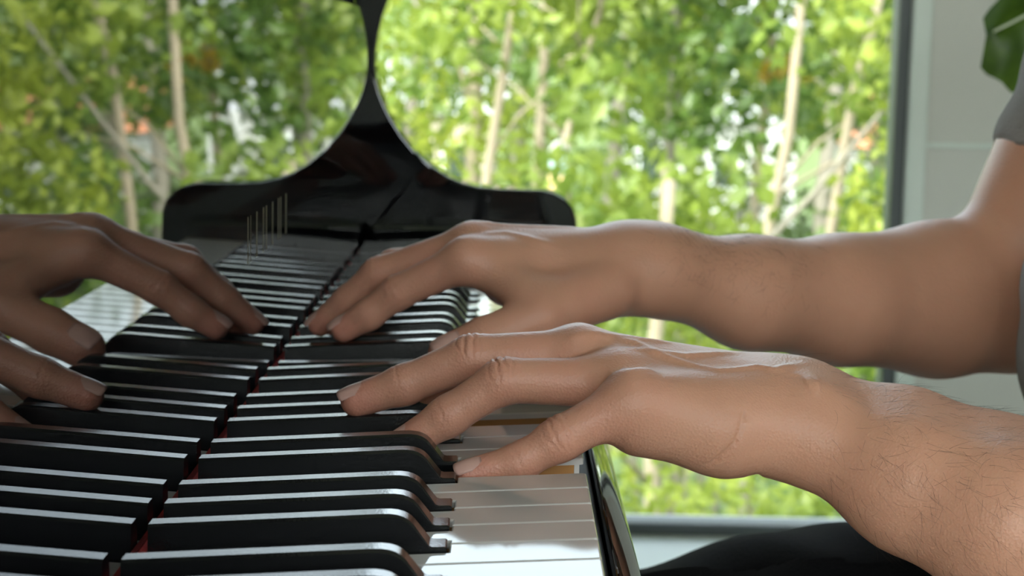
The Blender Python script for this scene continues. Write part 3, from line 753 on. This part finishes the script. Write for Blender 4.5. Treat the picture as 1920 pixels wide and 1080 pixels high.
# ================================================================== outdoors
rng = np.random.default_rng(11)
def terrain():
    xs = np.linspace(-90, 110, 81); ys = np.concatenate([np.linspace(-12, 30, 43), np.linspace(33, 230, 60)])
    zz = np.interp(ys, [-12, 2.6, 10, 25, 60, 120, 180, 230], [-2.6, -2.7, -3.4, -4.2, -2.6, 2.0, 6.5, 8.5])
    vs = [(x, y, z + .5*math.sin(x*.09+y*.05)*min(1, y/40 if y > 0 else 0)) for y, z in zip(ys, zz) for x in xs]
    W = len(xs); fs = [(j*W+i, j*W+i+1, (j+1)*W+i+1, (j+1)*W+i) for j in range(len(ys)-1) for i in range(W-1)]
    o = mesh_obj('ground', vs, fs, M['ground'], None, True); o['kind'] = 'structure'; return o
terrain()
def gz(y): return float(np.interp(y, [2.6, 10, 25, 60], [-2.7, -3.4, -4.2, -2.6]))
def foliage(name, blobs, per_m3, matl, parent, leaf=.085, seed=0):
    rg = np.random.default_rng(seed); P = []
    for c, r in blobs:
        n = int(per_m3*4.2*r**3)+30
        d = rg.normal(size=(n, 3)); d /= np.linalg.norm(d, axis=1)[:, None]
        P.append(np.array(c)+d*(r*rg.uniform(.25, 1.0, n)**.45)[:, None]*np.array([1, 1, .8]))
    P = np.concatenate(P); n = len(P)
    a = rg.normal(size=(n, 3)); a[:, 2] -= .5; a /= np.linalg.norm(a, axis=1)[:, None]
    b = rg.normal(size=(n, 3)); b = np.cross(a, b); b /= np.linalg.norm(b, axis=1)[:, None]
    L = leaf*rg.uniform(.6, 1.25, n)[:, None]; nn = np.cross(a, b)
    v = np.stack([P-a*L*.5, P+b*L*.3+nn*L*.06, P+a*L*.5, P-b*L*.3+nn*L*.06], 1).reshape(-1, 3)
    v = (v-np.array([0, 0, KZ]))*1000
    q = np.arange(n*4).reshape(-1, 4)
    o = np_mesh(name, v, q, matl, parent, None, False); o['kind'] = 'stuff'; return o
def K(pts): return [V(*p) for p in pts]
def tree(label, pts, r0, r1, blobs, leafmat, barkmat, dens=300, leaf=.105, seed=0, group='trees beyond the window', branches=3):
    pts = K(pts); low = pts[-1]; base = Vector((low.x+rng.uniform(-.1, .1), low.y, gz(low.y)))
    t = empty('slender_tree', base, label, 'tree', group)
    full = pts + [low.lerp(base, .5), base-Vector((0, 0, .1))]
    n = len(full); rr = [(r1 + (r0-r1)*i/(n-1))*.001 for i in range(n)]
    tube('trunk', full, rr, barkmat, t, 9)
    rg = random.Random(seed)
    for k in range(branches):
        i = rg.randrange(0, max(1, len(pts)-1)); p = pts[i].lerp(pts[min(i+1, len(pts)-1)], rg.random())
        d = Vector((rg.uniform(-1, 1), rg.uniform(-.6, .6), rg.uniform(.3, 1.0)))*rg.uniform(.4, .9)
        tube('branch', [p, p+d*.5+Vector((0, 0, .05)), p+d], [rr[0]*.55, rr[0]*.4, rr[0]*.15], barkmat, t, 6)
    foliage('foliage', blobs, dens, leafmat, t, leaf, seed)
    return t
def blobs_near(cx, cy, cz, sx, sy, sz, n, r0, r1, seed):
    rg = random.Random(seed)
    return [((cx+rg.uniform(-sx, sx), cy+rg.uniform(-sy, sy), cz+rg.uniform(-sz, sz)), rg.uniform(r0, r1)) for _ in range(n)]
tree('slender pale tree leaning left towards its foot, left of the window edge', [(1580,8400,1900),(1553,8400,704),(1528,8400,370),(1499,8400,-200),(1413,8400,-676),(1392,8400,-1130)], 36, 20, blobs_near(1.55, 8.7, 1.3, .7, .6, .8, 16, .22, .42, 1), M['leaf_b'], M['bark'], seed=1)
tree('pale tree leaning right right beside the window edge', [(2000,8000,1500),(1863,8000,590),(1730,8000,-3),(1656,8000,-606),(1626,8000,-1065)], 32, 20, blobs_near(2.1, 8.3, 1.1, .7, .6, .9, 14, .22, .40, 2), M['leaf_a'], M['bark'], seed=2)
tree('straight grey-tan tree behind the far forearm wrist', [(1110,10000,2000),(1096,10000,727),(1086,10000,120),(1037,10000,-745),(1042,10000,-1374)], 52, 34, blobs_near(1.1, 9.6, 1.25, 1.0, .7, .75, 22, .25, .45, 3), M['leaf_b'], M['bark_grey'], seed=3)
tree('thin cream tree leaning left above the black end block', [(200,9000,1500),(161,9000,600),(89,9000,76),(9,9000,-510),(-1,9000,-963)], 34, 20, blobs_near(.15, 9.2, 1.2, .6, .5, .7, 14, .22, .40, 4), M['leaf_a'], M['bark'], seed=4)
tree('broad tan trunk high behind the narrow black neck', [(-125,12000,1900),(-125,12000,697),(-109,12000,-135),(-120,12000,-946)], 62, 46, blobs_near(-.3, 11.6, 1.2, 1.1, .6, .9, 20, .28, .5, 5), M['leaf_c'], M['bark'], seed=5)
tree('pale straight tree just left of the crooked branch', [(350,11000,1800),(339,11000,664),(332,11000,-35),(313,11000,-678)], 40, 28, blobs_near(.45, 11.2, 1.3, .8, .6, .8, 16, .25, .45, 6), M['leaf_b'], M['bark'], seed=6)
t9 = tree('thin tree with a yellow-leaved patch near the leaning pale tree', [(1730,10500,1800),(1707,10500,671),(1682,10500,-62),(1642,10500,-548)], 36, 22, blobs_near(1.8, 10.4, 1.3, .7, .6, .8, 14, .22, .42, 7), M['leaf_c'], M['bark'], seed=7)
yl = foliage('yellow_leaves', [((1.79, 10.3, .76), .13), ((1.70, 10.32, .80), .10), ((1.83, 10.3, .88), .08)], 9000, M['leaf_y'], t9, .07, 99)
tree('short pale stem low below the near hand', [(790,7000,-300),(780,7000,-710),(753,7000,-1027),(758,7000,-1623),(777,7000,-1995)], 40, 28, blobs_near(.9, 7.2, .35, .5, .4, .35, 8, .2, .34, 8), M['leaf_a'], M['bark'], seed=8)
tree('grey sapling slanting steeply right of the leaning pale tree', [(2000,7500,250),(1689,7500,-157),(1466,7500,-445),(1284,7500,-639),(1195,7500,-808)], 24, 9, blobs_near(2.1, 7.4, .9, .5, .4, .5, 8, .2, .36, 9), M['leaf_c'], M['bark_grey'], seed=9)
t7 = tree('crooked cream branch twisting down towards the pale blue hanging tube', [(640,8800,900),(572,8800,385),(535,8800,250),(500,8790,150),(472,8800,59),(441,8800,-104),(418,8800,-273),(440,8850,-900)], 20, 16, blobs_near(.7, 8.9, 1.2, .6, .4, .6, 12, .22, .38, 10), M['leaf_a'], M['bark'], seed=10)
# second row of darker trees
names = ['dark tree far left behind the black neck', 'dark tree behind the broad tan trunk', 'dark tree behind the crooked branch', 'dark tree right of the hanging tube', 'dark tree behind the grey-tan tree',
         'dark tree left of the leaning pale tree', 'dark tree behind the leaning pale tree', 'dark tree near the window edge', 'dark tree hidden mostly by the window edge']
for i, x in enumerate((-1.7, -.75, .25, 1.05, 1.9, 2.7, 3.5, 4.4, 5.4)):
    y = 14.0 + (i*37 % 5)*.9
    tree(names[i], [(x*1000, y*1000, 1900), (x*1000+60, y*1000, 400), (x*1000-40, y*1000, -900)], 80, 50, blobs_near(x, y, .15, .75, .6, 1.9, 26, .3, .55, 40+i), M['leaf_b' if i % 2 else 'leaf_d'], M['bark_grey'], dens=230, leaf=.11, seed=40+i, group='darker trees in the second row')
# shrubs
def shrub(label, x, y, z, sx, sz, n, lm, seed):
    s = empty('leafy_shrub', (x, y, gz(y)), label, 'shrub', 'shrubs below the window')
    for k in range(4):
        a = rng.uniform(-1, 1, 2)*sx*.5
        tube('stem', [Vector((x, y, gz(y)-.05)), Vector((x+a[0]*.5, y+a[1]*.3, (gz(y)+z)/2)), Vector((x+a[0], y+a[1]*.5, z))], [.025, .02, .01], M['bark_grey'], s, 6)
    foliage('foliage', blobs_near(x, y, z, sx, .5, sz, n, .24, .42, seed), 520, lm, s, .075, seed)
shr = [('yellow-green shrub low left, seen in the fallboard reflection side', -.5, 7.6, -1.0, .6, .6, 14, 'leaf_a'), ('bright shrub below the thin cream tree', .25, 7.9, -1.1, .5, .6, 14, 'leaf_b'),
       ('bright yellow-green shrub below the near palm', 1.05, 6.3, -1.15, .5, .45, 14, 'leaf_c'), ('yellow-green shrub above the window sill', 1.45, 5.4, -1.15, .5, .42, 14, 'leaf_a'),
       ('shrub between the two forearms', .95, 8.2, -.65, .45, .45, 12, 'leaf_c'), ('shrub low beside the slanting grey sapling', 1.75, 7.9, -.9, .5, .6, 14, 'leaf_b'),
       ('sunlit shrub against the window edge', 2.15, 7.2, -.1, .45, .65, 16, 'leaf_c'), ('green shrub just below the sunlit one at the window edge', 2.35, 6.6, -1.05, .5, .5, 14, 'leaf_a'),
       ('dense shrub outside the right wall', 3.1, 7.5, -.7, .6, .8, 16, 'leaf_a'), ('low shrub directly outside the sill', .75, 5.6, -1.5, .6, .35, 12, 'leaf_b'),
       ('mid green shrub under the hanging tube', .55, 9.6, -.7, .5, .5, 12, 'leaf_b'), ('pale shrub at the foot of the grey-tan tree', 1.35, 9.3, -.55, .5, .5, 12, 'leaf_c')]
for i, s_ in enumerate(shr): shrub(*s_[:7], M[s_[7]], 70+i)
# hanging tube below the crooked branch
fd = empty('bird_feeder', V(381, 8800, -560), 'pale blue and tan hanging tube with a grey cap below the crooked branch', 'bird feeder')
lathe('tube_body', [(.045, KZ-.455), (.048, KZ-.45), (.048, KZ-.345), (.045, KZ-.34)], .381, 8.8, M['feeder_blue'], fd)
lathe('seed_tray', [(.05, KZ-.56), (.053, KZ-.55), (.05, KZ-.456)], .381, 8.8, M['feeder_tan'], fd)
lathe('cap', [(.056, KZ-.345), (.05, KZ-.32), (.03, KZ-.29), (.006, KZ-.275)], .381, 8.8, M['roof_grey'], fd)
tube('hook', [V(381, 8800, -280), V(395, 8800, -255), V(418, 8800, -262)], [.003]*3, M['roof_grey'], fd, 6)
# houses on the far side of the dip
def house(label, x0, x1, y, zb, zt, wallm, roofm):
    h = empty('house', ((x0+x1)/2, y, zb), label, 'house', 'houses beyond the trees')
    d = 3.0; box('wall', x0, x1, y, y+d, zb, zt, wallm, h)
    rh = .9; ov = .25
    vs = [(x0-ov, y-ov, zt), (x1+ov, y-ov, zt), (x1+ov, y+d+ov, zt), (x0-ov, y+d+ov, zt), (x0-ov, y+d/2, zt+rh), (x1+ov, y+d/2, zt+rh)]
    mesh_obj('roof', vs, [(0,1,5,4), (2,3,4,5), (0,4,3), (1,2,5), (0,3,2,1)], roofm, h)
    n = max(2, int((x1-x0)/1.1))
    for i in range(n):
        cx = x0+(i+.5)*(x1-x0)/n
        w = box('window', cx-.28, cx+.28, y-.03, y+.02, zt-1.3, zt-.45, M['casing'], h)
        g = box('pane', cx-.23, cx+.23, y-.045, y-.031, zt-1.25, zt-.5, M['house_glass'], h)
        g.parent = w; g.matrix_parent_inverse = Matrix(); g.location = (0, 0, 0)
house('cream house glimpsed left between the trunks', -2.6, -.1, 30, -4.2, -.15, M['house_cream'], M['roof_grey'])
house('white house glimpsed behind the grey-tan tree', 2.2, 5.0, 34, -4.2, -.3, M['house_white'], M['roof_grey'])
house('white house with a terracotta roof past the window edge', 6.4, 9.2, 31, -4.2, -.6, M['house_white'], M['roof_tile'])
house('pale house high up near the window edge', 5.0, 6.6, 40, -3.6, 1.6, M['house_white'], M['roof_grey'])
